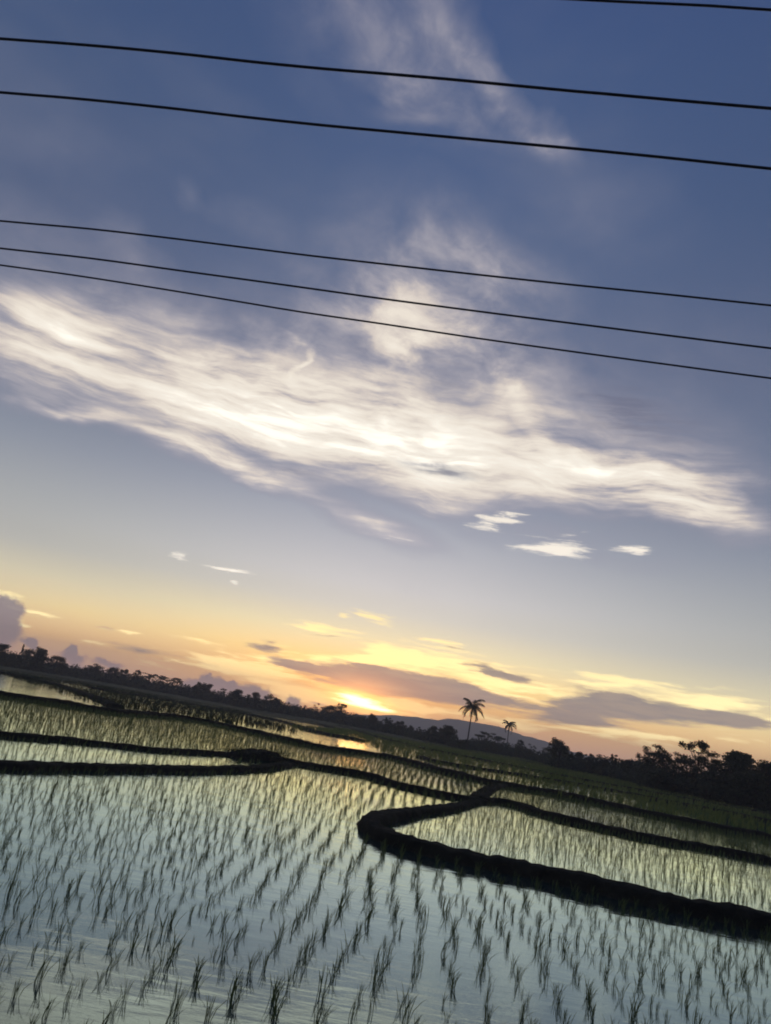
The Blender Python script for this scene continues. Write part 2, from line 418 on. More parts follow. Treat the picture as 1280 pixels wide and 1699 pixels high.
# ------------------------------------------------------------------ node helpers
class NT:
    def __init__(s, tree): s.t = tree; s.n = tree.nodes; s.l = tree.links
    def put(s, sock, v):
        if v is None: return
        if isinstance(v, bpy.types.NodeSocket): s.l.new(v, sock)
        else: sock.default_value = v
    def m(s, op, a=None, b=None, c=None, clamp=False):
        n = s.n.new('ShaderNodeMath'); n.operation = op; n.use_clamp = clamp
        for i, v in enumerate((a, b, c)): s.put(n.inputs[i], v)
        return n.outputs[0]
    def v(s, op, a=None, b=None, scale=None):
        n = s.n.new('ShaderNodeVectorMath'); n.operation = op
        s.put(n.inputs[0], a); s.put(n.inputs[1], b)
        if scale is not None: s.put(n.inputs['Scale'], scale)
        return n.outputs[0]
    def xyz(s, x=0., y=0., z=0.):
        n = s.n.new('ShaderNodeCombineXYZ')
        for i, v in enumerate((x, y, z)): s.put(n.inputs[i], v)
        return n.outputs[0]
    def noise(s, vec, scale, detail=3, rough=.55, color=False, dist=0.):
        n = s.n.new('ShaderNodeTexNoise')
        s.put(n.inputs['Vector'], vec); n.inputs['Scale'].default_value = scale
        n.inputs['Detail'].default_value = detail; n.inputs['Roughness'].default_value = rough
        n.inputs['Distortion'].default_value = dist
        return n.outputs[1 if color else 0]
    def smooth(s, v, lo, hi, to0=0., to1=1.):
        n = s.n.new('ShaderNodeMapRange'); n.interpolation_type = 'SMOOTHSTEP'
        s.put(n.inputs[0], v)
        for i, q in enumerate((lo, hi, to0, to1)): n.inputs[i + 1].default_value = q
        return n.outputs[0]
    def mix(s, f, a, b, mode='MIX'):
        n = s.n.new('ShaderNodeMix'); n.data_type = 'RGBA'; n.blend_type = mode; n.clamp_factor = True
        s.put(n.inputs[0], f); s.put(n.inputs[6], a); s.put(n.inputs[7], b)
        return n.outputs[2]
    def ramp(s, f, stops):
        n = s.n.new('ShaderNodeValToRGB'); s.put(n.inputs[0], f)
        e = n.color_ramp.elements
        while len(e) < len(stops): e.new(.5)
        for el, (p, c) in zip(e, stops): el.position = p
        for el, (p, c) in zip(e, stops): el.color = c
        return n.outputs[0]
    def map(s, vec, loc=(0, 0, 0), rot=(0, 0, 0), scale=(1, 1, 1), typ='POINT'):
        n = s.n.new('ShaderNodeMapping'); n.vector_type = typ
        s.put(n.inputs[0], vec)
        n.inputs[1].default_value = loc; n.inputs[2].default_value = rot; n.inputs[3].default_value = scale
        return n.outputs[0]
    def strokes(s, vec, table, ga=1., gb=1.):
        """sum of soft elliptical strokes at fixed compass directions of the sky"""
        tot = None
        for az, el, a, b, ang, w in table:
            q = s.map(vec, (az, el, 0), (0, 0, R(ang)), (max(a * ga, .05), max(b * gb, .05), 1), 'TEXTURE')
            n = s.n.new('ShaderNodeTexGradient'); n.gradient_type = 'SPHERICAL'
            s.l.new(q, n.inputs[0])
            f = n.outputs[1]
            tot = s.m('MULTIPLY', f, w) if tot is None else s.m('MULTIPLY_ADD', f, w, tot)
        return tot

# ------------------------------------------------------------------ sky
world = bpy.data.worlds.new("World"); scene.world = world
world.use_nodes = True
world.node_tree.nodes.clear()
w = NT(world.node_tree)
tc = w.n.new('ShaderNodeTexCoord')
sep = w.n.new('ShaderNodeSeparateXYZ'); w.l.new(tc.outputs['Generated'], sep.inputs[0])
DEG = 57.29578
az = w.m('MULTIPLY', w.m('ARCTAN2', sep.outputs[0], sep.outputs[1]), DEG)
el = w.m('MULTIPLY', w.m('ARCSINE', sep.outputs[2]), DEG)
Pd = w.xyz(az, el, 0.)
nish = w.n.new('ShaderNodeTexSky'); nish.sky_type = 'NISHITA'; nish.sun_disc = False
nish.sun_elevation = R(SUN_EL); nish.sun_rotation = R(SUN_AZ)
nish.air_density = 1.3; nish.dust_density = 2.0; nish.ozone_density = 2.0
E0 = 60.0
def sky_ramp(stops): return w.ramp(w.m('DIVIDE', el, E0, clamp=True), [(e / E0, lin(*c)) for e, c in stops])
front = sky_ramp([(0, (214, 160, 122)), (2, (238, 182, 108)), (4, (242, 206, 132)), (6, (230, 215, 172)), (8.2, (213, 209, 198)),
                  (10, (204, 203, 203)), (12, (192, 193, 198)), (15, (172, 177, 190)), (18, (152, 161, 182)), (22, (130, 142, 168)),
                  (28, (108, 121, 152)), (34, (95, 112, 147)), (40, (82, 102, 142)), (46, (72, 94, 137)), (54, (60, 82, 131))])
side = sky_ramp([(0, (190, 150, 128)), (2, (218, 176, 122)), (4, (212, 192, 142)), (6, (196, 188, 160)), (8, (175, 175, 168)),
                 (11, (160, 164, 165)), (15, (140, 148, 163)), (20, (117, 129, 154)), (28, (92, 106, 138)), (38, (70, 91, 130)),
                 (54, (58, 80, 126))])
back = sky_ramp([(0, (120, 118, 132)), (6, (118, 120, 142)), (15, (104, 114, 146)), (30, (86, 102, 142)), (58, (62, 82, 130))])
daz = w.m('SUBTRACT', az, 2.0)
wf = w.m('POWER', 2.718, w.m('MULTIPLY', w.m('MULTIPLY', daz, daz), -1 / (2 * 15.0 ** 2)))
base = w.mix(wf, side, front)
base = w.mix(w.smooth(w.m('ABSOLUTE', az), 45., 110.), base, back)
# the physical sky carries part of the light
nsc = w.v('SCALE', nish.outputs[0], scale=0.06)
base = w.mix(0.12, base, nsc)
# soft uneven veil
veil = w.noise(w.map(Pd, scale=(.03, .07, 1)), 1.0, 4)
base = w.mix(w.smooth(veil, .45, .75, 0., .18), base, lin(150, 150, 160))

# afterglow round the sun
def lobe(sx, sy, k=1.0):
    dx = w.m('DIVIDE', w.m('SUBTRACT', az, SUN_AZ), sx); dy = w.m('DIVIDE', w.m('SUBTRACT', el, SUN_EL), sy)
    r2 = w.m('ADD', w.m('MULTIPLY', dx, dx), w.m('MULTIPLY', dy, dy))
    return w.m('POWER', 2.718, w.m('MULTIPLY', r2, -1.0))
base = w.mix(w.m('MULTIPLY', lobe(8., 2.3), .7), base, (1.0, .50, .13, 1))

def warp(scale_xy, amp_xy, detail, rough=.55, src=None, off=(0, 0, 0)):
    c = w.noise(w.map(Pd, loc=off, scale=(scale_xy[0], scale_xy[1], 1)), 1.0, detail, rough, color=True)
    c = w.v('SUBTRACT', c, (.5, .5, .5))
    c = w.v('MULTIPLY', c, (amp_xy[0], amp_xy[1], 0))
    return w.v('ADD', src or Pd, c)

# streak textures of the high cloud
Ps = warp((.07, .10), (9., 5.), 3, off=(3, 9, 0))
st = w.noise(w.map(Ps, rot=(0, 0, R(9)), scale=(.055, .58, 1)), 1.0, 8, .60)
st2 = w.noise(w.map(Ps, loc=(5, 1, 0), rot=(0, 0, R(22)), scale=(.15, .85, 1)), 1.0, 8, .62)
tex = w.m('ADD', w.m('MULTIPLY', w.smooth(st, .28, .74), .6), w.m('MULTIPLY', w.smooth(st2, .28, .74), .4))
curl = w.noise(w.map(Ps, loc=(1, 7, 0), rot=(0, 0, R(35)), scale=(.16, .26, 1)), 1.0, 8, .60)
texh = w.smooth(curl, .25, .75)
fib = w.noise(w.map(warp((.12, .2), (3., 1.4), 4, off=(8, 8, 0)), rot=(0, 0, R(12)), scale=(.14, 2.0, 1)), 1.0, 7, .66)
fibs = w.smooth(fib, .28, .72)
hi = w.smooth(el, 22., 29.)
tex = w.m('ADD', w.m('MULTIPLY', tex, w.m('SUBTRACT', 1.0, hi)), w.m('MULTIPLY', texh, hi))
# thin veils and the bright cirrus band share one thickness
Pv = warp((.09, .11), (6., 5.), 4, .6)
Pc = warp((.10, .14), (4.5, 2.2), 3)
Pc = warp((.30, .7), (2.4, 1.2), 5, .6, Pc, (7, 3, 0))
ve = w.strokes(Pv, VEIL, 1.25, 1.4)
sh = w.strokes(Pc, CIRRUS, 1.1, 1.26)
tau = w.m('MULTIPLY', w.m('ADD', w.m('MULTIPLY', ve, .42), w.m('MULTIPLY', sh, .85)), w.m('ADD', w.m('ADD', w.m('MULTIPLY', tex, 1.10), .20), w.m('MULTIPLY', fibs, w.m('MULTIPLY_ADD', hi, -.18, .24))))
c_c = w.ramp(w.m('MULTIPLY', tau, .667), [(0., lin(140, 142, 160)), (.13, lin(156, 154, 168)), (.27, lin(190, 183, 188)), (.42, lin(236, 222, 209)),
             (.56, lin(255, 243, 226)), (.78, (1.08, 1.0, .87, 1)), (1., (1.35, 1.26, 1.1, 1))])
alpha = w.m('SUBTRACT', 1.0, w.m('POWER', 2.718, w.m('MULTIPLY', tau, -2.6)))
col = w.mix(alpha, base, c_c)
# darker grey patches inside the high cloud
gp = w.strokes(Pc, GREY, 1.1, 1.5)
col = w.mix(w.smooth(w.m('MULTIPLY', gp, w.m('ADD', fibs, .25)), .05, .75, 0., .8), col, lin(112, 116, 138))
# small bright cloudlets
Pl = warp((.45, 1.5), (3.0, 1.1), 6, .66, off=(2, 5, 0))
cl = w.strokes(Pl, CLOUDLETS, 1.35, 1.6)
cl = w.m('SUBTRACT', w.m('MULTIPLY', cl, 1.75), w.m('MULTIPLY', w.m('SUBTRACT', 1.0, fibs), 1.4))
col = w.mix(w.smooth(cl, .04, 1.05, 0., .95), col, (1.02, .93, .80, 1))
# golden streaks low in the sky
Pg = warp((.16, .7), (3.5, .75), 5, .6, off=(11, 2, 0))
Pg = warp((.5, 2.4), (1.8, .40), 6, .66, Pg, (2, 7, 0))
gl = w.strokes(Pg, GOLD, 1.2, 1.7)
fine = w.smooth(w.noise(w.map(Pg, rot=(0, 0, R(5)), scale=(.16, 1.7, 1)), 1.0, 7, .62), .28, .72)
fine2 = w.smooth(w.noise(w.map(Pg, loc=(3, 3, 0), rot=(0, 0, R(4)), scale=(.22, 2.6, 1)), 1.0, 7, .62), .30, .70)
sunny = lobe(14., 5.)
gd = w.m('SUBTRACT', w.m('MULTIPLY', gl, 1.6), w.m('MULTIPLY', w.m('SUBTRACT', 1.0, fine2), 1.25))
gd = w.m('SUBTRACT', gd, w.smooth(gl, 0., .25, .4, 0.))
gcol = w.mix(sunny, (1.0, .82, .40, 1), (1.35, .86, .30, 1))
col = w.mix(w.smooth(gd, -.15, 1.0, 0., .9), col, gcol)
# dark stratus bars
Pk = warp((.14, .7), (3.4, .85), 6, .62, off=(4, 8, 0))
Pk = warp((.5, 2.4), (1.6, .42), 6, .66, Pk, (5, 5, 0))
dk = w.strokes(Pk, DARK, 1.12, 1.3)
dd = w.m('SUBTRACT', w.m('MULTIPLY', dk, 1.5), w.m('MULTIPLY', w.m('SUBTRACT', 1.0, fine), .75))
dcol = w.mix(sunny, lin(118, 110, 110), lin(122, 102, 102))
dcol = w.mix(w.smooth(fine, .2, .9, 0., .35), dcol, lin(160, 138, 118))
col = w.mix(w.smooth(dd, .0, .75, 0., .93), col, dcol)
# sun breaking through under the bar
Pu = warp((.3, 1.4), (1.8, .5), 5, .6, off=(1, 1, 0))
su = w.strokes(Pu, SUNCORE, 1.2, 1.75)
su = w.m('MULTIPLY', su, w.m('ADD', w.m('MULTIPLY', fine2, .7), .45))
col = w.mix(w.smooth(su, .0, .95, 0., .95), col, (1.6, .92, .28, 1))
col = w.mix(w.smooth(su, .65, 1.5), col, (3.6, 2.8, 1.5, 1))
halo = w.v('SCALE', (.95, .36, .05), scale=w.m('ADD', w.m('MULTIPLY', lobe(2.4, 1.15), 1.1), w.m('MULTIPLY', lobe(6.5, 2.1), .42)))
col = w.v('ADD', col, halo)
# distant cumulus heads on the horizon and a mauve murk along it
Pm = warp((1.1, 1.3), (1.5, 1.3), 5, .62, off=(6, 6, 0))
cu = w.strokes(Pm, CUMULUS, 1.05, 1.15)
col = w.mix(w.smooth(cu, .05, .5, 0., .85), col, lin(106, 98, 110))
murk = w.m('SUBTRACT', 1.0, w.smooth(el, .1, 1.7))
col = w.mix(w.m('MULTIPLY', murk, .30), col, lin(180, 136, 124))
col = w.v('SCALE', col, scale=w.m('MULTIPLY', w.smooth(el, .2, 9., 2.0, 1.0), w.smooth(el, 7., 20., 1.40, 1.0)))
bg = w.n.new('ShaderNodeBackground'); w.l.new(col, bg.inputs[0]); bg.inputs[1].default_value = 1.0
wo = w.n.new('ShaderNodeOutputWorld'); w.l.new(bg.outputs[0], wo.inputs[0])

sun = bpy.data.lights.new('sun', 'SUN'); sun.energy = .016; sun.angle = R(2.6); sun.color = (1., .40, .09)
world.cycles.sampling_method = 'MANUAL'; world.cycles.sample_map_resolution = 512
so = bpy.data.objects.new('sun', sun); C.objects.link(so)
sd = Vector((math.sin(R(SUN_AZ)) * math.cos(R(SUN_EL)), math.cos(R(SUN_AZ)) * math.cos(R(SUN_EL)), math.sin(R(SUN_EL))))
so.rotation_euler = sd.to_track_quat('Z', 'Y').to_euler()

# ------------------------------------------------------------------ materials
def mat(name):
    m = bpy.data.materials.new(name); m.use_nodes = True
    nt = NT(m.node_tree); b = nt.n['Principled BSDF']
    return m, nt, b

def leaf_mat(name, c0, c1, scale=3., rough=.6, trans=.25):
    m, nt, b = mat(name)
    g = nt.n.new('ShaderNodeNewGeometry')
    f = nt.noise(g.outputs['Position'], scale, 3)
    f2 = nt.m('ADD', nt.m('MULTIPLY', g.outputs['Random Per Island'], .5), nt.m('MULTIPLY', f, .5))
    col = nt.ramp(f2, [(.25, c0), (.75, c1)])
    nt.l.new(col, b.inputs['Base Color']); b.inputs['Roughness'].default_value = rough
    b.inputs['Specular IOR Level'].default_value = .25
    tr = nt.n.new('ShaderNodeBsdfTranslucent'); nt.l.new(col, tr.inputs[0])
    mx = nt.n.new('ShaderNodeMixShader'); mx.inputs[0].default_value = trans
    nt.l.new(b.outputs[0], mx.inputs[1]); nt.l.new(tr.outputs[0], mx.inputs[2])
    nt.l.new(mx.outputs[0], nt.n['Material Output'].inputs[0])
    return m

def soil_mat(name, c0, c1, scale=2., bump=.5):
    m, nt, b = mat(name)
    g = nt.n.new('ShaderNodeNewGeometry')
    f = nt.noise(g.outputs['Position'], scale, 6, .65)
    nt.l.new(nt.ramp(f, [(.3, c0), (.7, c1)]), b.inputs['Base Color'])
    b.inputs['Roughness'].default_value = .95; b.inputs['Specular IOR Level'].default_value = .1
    bp = nt.n.new('ShaderNodeBump'); bp.inputs['Strength'].default_value = bump; bp.inputs['Distance'].default_value = .05
    nt.l.new(nt.noise(g.outputs['Position'], scale * 9, 5), bp.inputs['Height']); nt.l.new(bp.outputs[0], b.inputs['Normal'])
    return m

M_rice = leaf_mat('rice_leaf', (.070, .095, .026, 1), (.140, .165, .050, 1), 1.5, .5, .45)
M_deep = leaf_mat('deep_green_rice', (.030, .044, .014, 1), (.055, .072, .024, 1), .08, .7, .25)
M_far = leaf_mat('far_rice', (.145, .18, .038, 1), (.21, .235, .072, 1), .06, .7, .55)
M_grass = leaf_mat('bank_grass', (.022, .030, .012, 1), (.05, .06, .022, 1), 2., .7, .2)
M_tree = leaf_mat('tree_leaf', (.028, .038, .018, 1), (.060, .075, .030, 1), .3, .7, .2)
M_bark = soil_mat('bark', (.04, .032, .025, 1), (.085, .07, .055, 1), 3.)
M_bank = soil_mat('bank_soil', (.016, .014, .010, 1), (.045, .040, .024, 1), 1.6, .8)
M_ground = soil_mat('field_ground', (.034, .042, .014, 1), (.066, .076, .026, 1), .05, .3)
M_hill = soil_mat('hill_forest', (.03, .04, .03, 1), (.05, .06, .045, 1), .01, .2)

M_wire, nt, b = mat('wire_sheath')
b.inputs['Base Color'].default_value = (.012, .012, .013, 1); b.inputs['Roughness'].default_value = .5
g = nt.n.new('ShaderNodeNewGeometry')
nt.l.new(nt.ramp(nt.noise(g.outputs['Position'], 6., 3), [(.3, (.008, .008, .009, 1)), (.7, (.02, .019, .018, 1))]), b.inputs['Base Color'])

M_water, nt, b = mat('paddy_water')
g = nt.n.new('ShaderNodeNewGeometry')
pos = g.outputs['Position']
nt.l.new(nt.ramp(nt.noise(pos, .6, 4), [(.3, (.030, .048, .046, 1)), (.7, (.055, .080, .076, 1))]), b.inputs['Base Color'])
b.inputs['Roughness'].default_value = .05
b.inputs['Specular IOR Level'].default_value = 0.
calm = nt.noise(nt.map(pos, scale=(.25, .12, 1)), 1.0, 3)
rip = nt.noise(nt.map(pos, rot=(0, 0, R(12)), scale=(3.2, 9., 1)), 1.0, 4, .6)
swell = nt.noise(nt.map(pos, rot=(0, 0, R(-8)), scale=(.8, 2.2, 1)), 1.0, 2)
hgt = nt.m('ADD', nt.m('MULTIPLY', rip, nt.smooth(calm, .35, .7, .25, 1.)), nt.m('MULTIPLY', swell, 1.4))
bp = nt.n.new('ShaderNodeBump'); bp.inputs['Strength'].default_value = .6; bp.inputs['Distance'].default_value = .007
nt.l.new(hgt, bp.inputs['Height'])
# mirror of the surface, strengthening towards grazing view, over the murky teal water body
gl_ = nt.n.new('ShaderNodeBsdfGlossy'); gl_.inputs['Roughness'].default_value = .05
gl_.inputs['Color'].default_value = (.81, 1., .96, 1); nt.l.new(bp.outputs[0], gl_.inputs['Normal'])
lw = nt.n.new('ShaderNodeLayerWeight'); lw.inputs[0].default_value = .5
fr = nt.n.new('ShaderNodeMapRange'); nt.l.new(lw.outputs['Facing'], fr.inputs[0])
for i_, q_ in enumerate((.62, .93, .20, .92)): fr.inputs[i_ + 1].default_value = q_
wm = nt.n.new('ShaderNodeMixShader'); nt.l.new(fr.outputs[0], wm.inputs[0])
nt.l.new(b.outputs[0], wm.inputs[1]); nt.l.new(gl_.outputs[0], wm.inputs[2])
nt.l.new(wm.outputs[0], nt.n['Material Output'].inputs[0])

# ------------------------------------------------------------------ ground, water, hills
def ground_h(x, y):
    r = math.hypot(x, y)
    t = min(1., max(0., (r - 158) / 25))
    edge = min(1., max(0., (3.2 - y) / 2.5)) if abs(x) < 400 else 0
    n = mnoise.noise(Vector((x * .01, y * .01, 0)))
    h = -.25 + t * (.45 + .25 * n)
    return h + edge * .75            # the road shoulder the picture was taken from
radii = [0, 1, 2, 3, 4, 6, 10, 20, 40, 70, 100, 130, 150, 158, 164, 170, 177, 184, 195, 210, 230, 260, 300, 350, 420, 520, 700, 1000, 1500, 2000, 2450]
NA = 240
vs, fs = [(0, 0, ground_h(0, 0))], []
for r in radii[1:]:
    for k in range(NA):
        a = 2 * math.pi * k / NA
        x, y = r * math.sin(a), r * math.cos(a)
        vs.append((x, y, ground_h(x, y)))
f3 = [(0, 1 + (k + 1) % NA, 1 + k) for k in range(NA)]
for i in range(len(radii) - 2):
    o0, o1 = 1 + i * NA, 1 + (i + 1) * NA
    for k in range(NA):
        fs.append((o0 + k, o0 + (k + 1) % NA, o1 + (k + 1) % NA, o1 + k))
tag(link('ground', mesh_np('ground', vs, fs, f3, M_ground, True)), 'dark green flat farmland reaching to the tree line', kind='structure')

wv, wf_ = [], []
for r in (0.0, 168.0):
    for k in range(97):
        a = R(-96 + 2 * k)
        wv.append((r * math.sin(a), 1.0 + r * math.cos(a), 0.))
wf_ = [(k, k + 1, 97 + k + 1, 97 + k) for k in range(96)]
wf3 = [(k, 97 + k + 1, 97 + k) for k in range(96)]
tag(link('paddy_water', mesh_np('paddy_water', wv, None, wf3, M_water, True)), 'still shallow water of the flooded rice paddies mirroring the sunset sky', kind='structure')

def ridge(name, pts, D, depth, label):
    p = catmull([(a, e) for a, e in pts], .35)
    v, f = [], []
    n = len(p); rows = 7
    for j in range(rows):
        t = j / (rows - 1)
        for a, e in p:
            prof = math.sin(math.pi * min(1, t * 1.0)) if j else 0
            wob = .10 * mnoise.noise(Vector((a * .9, t * 3, 1.7))) + .06 * mnoise.noise(Vector((a * 3.1, t * 5, 4.)))
            dd = D + depth * (t - .5)
            h = math.tan(R(max(e, .05))) * D
            z = -1 + (h + 1 + CAM_H) * (prof ** .8) * (1 + wob * (1 if j not in (0, rows - 1) else 0))
            v.append((dd * math.sin(R(a)), dd * math.cos(R(a)), z))
    for j in range(rows - 1):
        for i in range(n - 1):
            q = j * n + i
            f.append((q, q + 1, q + n + 1, q + n))
    return tag(link(name, mesh_np(name, v, f, None, M_hill, True)), label, kind='structure')
ridge('hills', RIDGE, 2300., 250., 'long low hazy blue grey mountain ridge behind the two palms')

# ------------------------------------------------------------------ earth banks
def bank_mesh(name, pts, h, hw, step, jit=.035, taper=False, h1=None):
    p = catmull(pts, step)
    n = len(p)
    prof = [(-1.35, -.6), (-1.08, -.02), (-.94, .30), (-.84, .66), (-.70, .90), (-.42, .98), (-.1, .94), (.25, 1.0), (.55, .92), (.74, .88), (.86, .60), (.96, .28), (1.1, -.02), (1.35, -.6)]
    v, f = [], []
    for i in range(n):
        t = p[min(i + 1, n - 1)] - p[max(i - 1, 0)]
        t /= (np.linalg.norm(t) + 1e-9)
        nx, ny = -t[1], t[0]
        x, y = p[i]
        wv_ = 1 + .20 * mnoise.noise(Vector((x * .5, y * .5, 2.))) + .12 * mnoise.noise(Vector((x * 1.9, y * 1.9, 5.)))
        hs = 1 + ((h1 / h - 1) * i / (n - 1) if h1 else 0)
        hv = 1 + .22 * mnoise.noise(Vector((x * .45, y * .45, 8.))) + .12 * mnoise.noise(Vector((x * 1.7, y * 1.7, 3.)))
        if taper:
            e = min(i, n - 1 - i) / (n * .35); e = min(1, e); hv *= e ** .6; wv_ *= .4 + .6 * e
        hv *= hs; wv_ *= 1 - (.35 * i / (n - 1) if h1 and h1 < h * .5 else 0)
        rag = [1 + .22 * mnoise.noise(Vector((x * 2.3, y * 2.3, sd))) + .16 * mnoise.noise(Vector((x * 6.1, y * 6.1, sd + 7))) for sd in (1., 30.)]
        lump = .10 * mnoise.noise(Vector((x * 3.2, y * 3.2, 12.))) + .10 * mnoise.noise(Vector((x * 8., y * 8., 15.)))
        hv += lump
        for k, (a, z) in enumerate(prof):
            q = Vector((x * 5 + k * 1.3, y * 5, k * 2.1))
            o = a * hw * wv_ * rag[0 if a < 0 else 1] + jit * mnoise.noise(q)
            zz = z * h * (hv if z > 0 else 1) + (jit * mnoise.noise(q + Vector((9, 9, 9))) if z > 0 else 0)
            v.append((x + nx * o, y + ny * o, zz))
    m = len(prof)
    for i in range(n - 1):
        for k in range(m - 1):
            a = i * m + k
            f.append((a, a + 1, a + m + 1, a + m))
    cap0 = list(range(m)); cap1 = [(n - 1) * m + k for k in range(m)]
    f3 = [(cap0[0], cap0[k + 1], cap0[k]) for k in range(1, m - 1)] + [(cap1[0], cap1[k], cap1[k + 1]) for k in range(1, m - 1)]
    return mesh_np(name, v, f, f3, M_bank, True), p

def run_on(pts, at_start, at_end, far=14.):
    p = [tuple(q) for q in pts]
    def ext(a, b):
        L = math.hypot(b[0] - a[0], b[1] - a[1])
        return (a[0] + (a[0] - b[0]) / L * far, a[1] + (a[1] - b[1]) / L * far)
    if at_start: p.insert(0, ext(p[0], p[1]))
    if at_end: p.append(ext(p[-1], p[-2]))
    return p
BANKS = [list(bk) for bk in BANKS]
for bk in BANKS:                     # banks that leave the picture carry on outside it
    l = bk[0]
    bk[4] = run_on(bk[4], l.startswith(('near', 'long', 'left', 'bank above')), l.startswith(('bank between', 'long')))
grass_src = []                       # (line, half width, height, blades per metre, blade height)
for label, h, h1, hw, pts in BANKS:
    far = np.min(np.hypot(*np.array(pts).T))
    me, p = bank_mesh('earth_bank', pts, h, hw, .12 if far < 20 else .25, h1=h1)
    tag(link('earth_bank', me), label, kind='structure')
    grass_src.append((p, hw, min(h, h1), 120 if far < 20 else 45, .085 if far < 20 else .13))
me, p = bank_mesh('earth_mound', [tuple(q) for q in MOUND], .34, .7, .12, .06, True)
tag(link('earth_mound', me), 'grassy earth mound where the left banks meet', kind='structure')
grass_src.append((p, .7, .28, 110, .17))
for h, hw, pts in FARBANKS:
    me, p = bank_mesh('earth_bank', pts, h, hw, .8)
    tag(link('earth_bank', me), kind='structure')
    grass_src.append((p, hw, h, 7, .3))

# short grass on the banks
gv, gf = [], []
for p, hw, h, dens, bh in grass_src:
    seg = np.linalg.norm(np.diff(p, axis=0), axis=1); cum = np.concatenate([[0], np.cumsum(seg)])
    N = int(cum[-1] * dens)
    for _ in range(N):
        s = random.uniform(0, cum[-1]); i = min(len(seg) - 1, int(np.searchsorted(cum, s) - 1)); i = max(i, 0)
        q = p[i] + (p[i + 1] - p[i]) * ((s - cum[i]) / seg[i])
        if not (abs(q[0]) < 4 + q[1] * .75): continue
        t = (p[i + 1] - p[i]) / seg[i]
        o = random.uniform(-.95, .95)
        x, y = q[0] - t[1] * o * hw, q[1] + t[0] * o * hw
        z = h * (1 - abs(o) ** 3) * .85
        L = bh * random.choice((.5, .7, .9, 1.1, 1.9)) * random.uniform(.7, 1.2); a = random.uniform(0, 6.28); ww = bh * .09
        lx, ly = random.gauss(.25, .35) * L, random.gauss(0, .35) * L
        b0 = len(gv)
        gv += [(x - math.cos(a) * ww, y - math.sin(a) * ww, z - .02), (x + math.cos(a) * ww, y + math.sin(a) * ww, z - .02),
               (x + lx, y + ly, z + L)]
        gf.append((b0, b0 + 1, b0 + 2))
tag(link('bank_grass', mesh_np('bank_grass', gv, None, gf, M_grass)), 'short dark grass growing on the earth banks', 'grass', kind='stuff')

# ------------------------------------------------------------------ rice
def tuft(seed, h, nb, width, lean=(.14, .02)):
    """one transplanted rice seedling: thin curved leaf blades fanning from one foot"""
    r = random.Random(seed)
    v, q, t3 = [], [], []
    for _ in range(nb):
        a = r.uniform(0, 6.283); sp = abs(r.gauss(0, .30)) + .06
        L = h * r.uniform(.6, 1.12)
        ox, oy = r.gauss(0, .012), r.gauss(0, .012)
        dx_, dy_ = math.cos(a) * sp + lean[0] + r.gauss(0, .05), math.sin(a) * sp + lean[1]
        pa = r.uniform(0, 3.14); wx, wy = math.cos(pa) * width, math.sin(pa) * width
        curl = r.uniform(.3, 1.1)
        b0 = len(v)
        for k, (s, ws) in enumerate(((-.12, .7), (.38, 1.), (.74, .75))):
            z = L * (s if s < .4 else s - .10 * curl * (s - .3))
            ex = L * (dx_ * max(s, 0) * (.5 + .8 * curl * max(s, 0))); ey = L * (dy_ * max(s, 0) * (.5 + .8 * curl * max(s, 0)))
            v += [(ox + ex - wx * ws, oy + ey - wy * ws, z), (ox + ex + wx * ws, oy + ey + wy * ws, z)]
        e = 1.0
        v.append((ox + L * dx_ * (.5 + .8 * curl), oy + L * dy_ * (.5 + .8 * curl), L * (1 - .14 * curl)))
        q += [(b0, b0 + 1, b0 + 3, b0 + 2), (b0 + 2, b0 + 3, b0 + 5, b0 + 4)]
        t3.append((b0 + 4, b0 + 5, b0 + 6))
    return np.array(v), np.array(q), np.array(t3)

def merge(name, variants, X, Y, S, A, mat_, Z=0.):
    """many tufts as one mesh (numpy)"""
    V, Q, T = [], [], []; base = 0
    vi = rng.integers(0, len(variants), len(X))
    for k, (v, q, t) in enumerate(variants):
        sel = np.where(vi == k)[0]
        if not len(sel): continue
        c, s = np.cos(A[sel])[:, None], np.sin(A[sel])[:, None]
        sc = S[sel][:, None]
        xx = (v[None, :, 0] * c - v[None, :, 1] * s) * sc + X[sel][:, None]
        yy = (v[None, :, 0] * s + v[None, :, 1] * c) * sc + Y[sel][:, None]
        zz = v[None, :, 2] * sc + Z
        V.append(np.stack([xx, yy, zz], -1).reshape(-1, 3))
        off = base + (np.arange(len(sel)) * len(v))[:, None, None]
        Q.append((q[None] + off).reshape(-1, 4)); T.append((t[None] + off).reshape(-1, 3))
        base += len(sel) * len(v)
    return mesh_np(name, np.concatenate(V), np.concatenate(Q), np.concatenate(T), mat_)

near_var = [tuft(100 + i, .170, random.randint(9, 14), .0027) for i in range(10)]
mid_var = [tuft(200 + i, .18, random.randint(5, 7), .0036) for i in range(8)]
bank_lines = [(catmull(pts, .6), hw) for _, h, h1, hw, pts in BANKS]
mound_line = catmull([tuple(q) for q in MOUND], .4)

def visible(x, y, margin=1.12):
    """inside the camera's view (with a margin), for points on the water"""
    P, Q = R(PITCH), R(ROLL)
    zz = -CAM_H
    f = y * math.cos(P) + zz * math.sin(P); u = -y * math.sin(P) + zz * math.cos(P)
    a = math.cos(Q) * x + math.sin(Q) * u; b_ = -math.sin(Q) * x + math.cos(Q) * u
    k = 1260.0 / 640.0
    return (f > .5) & (np.abs(a / f * k) < margin) & (np.abs(b_ / f * 1260 / 849.5) < margin)

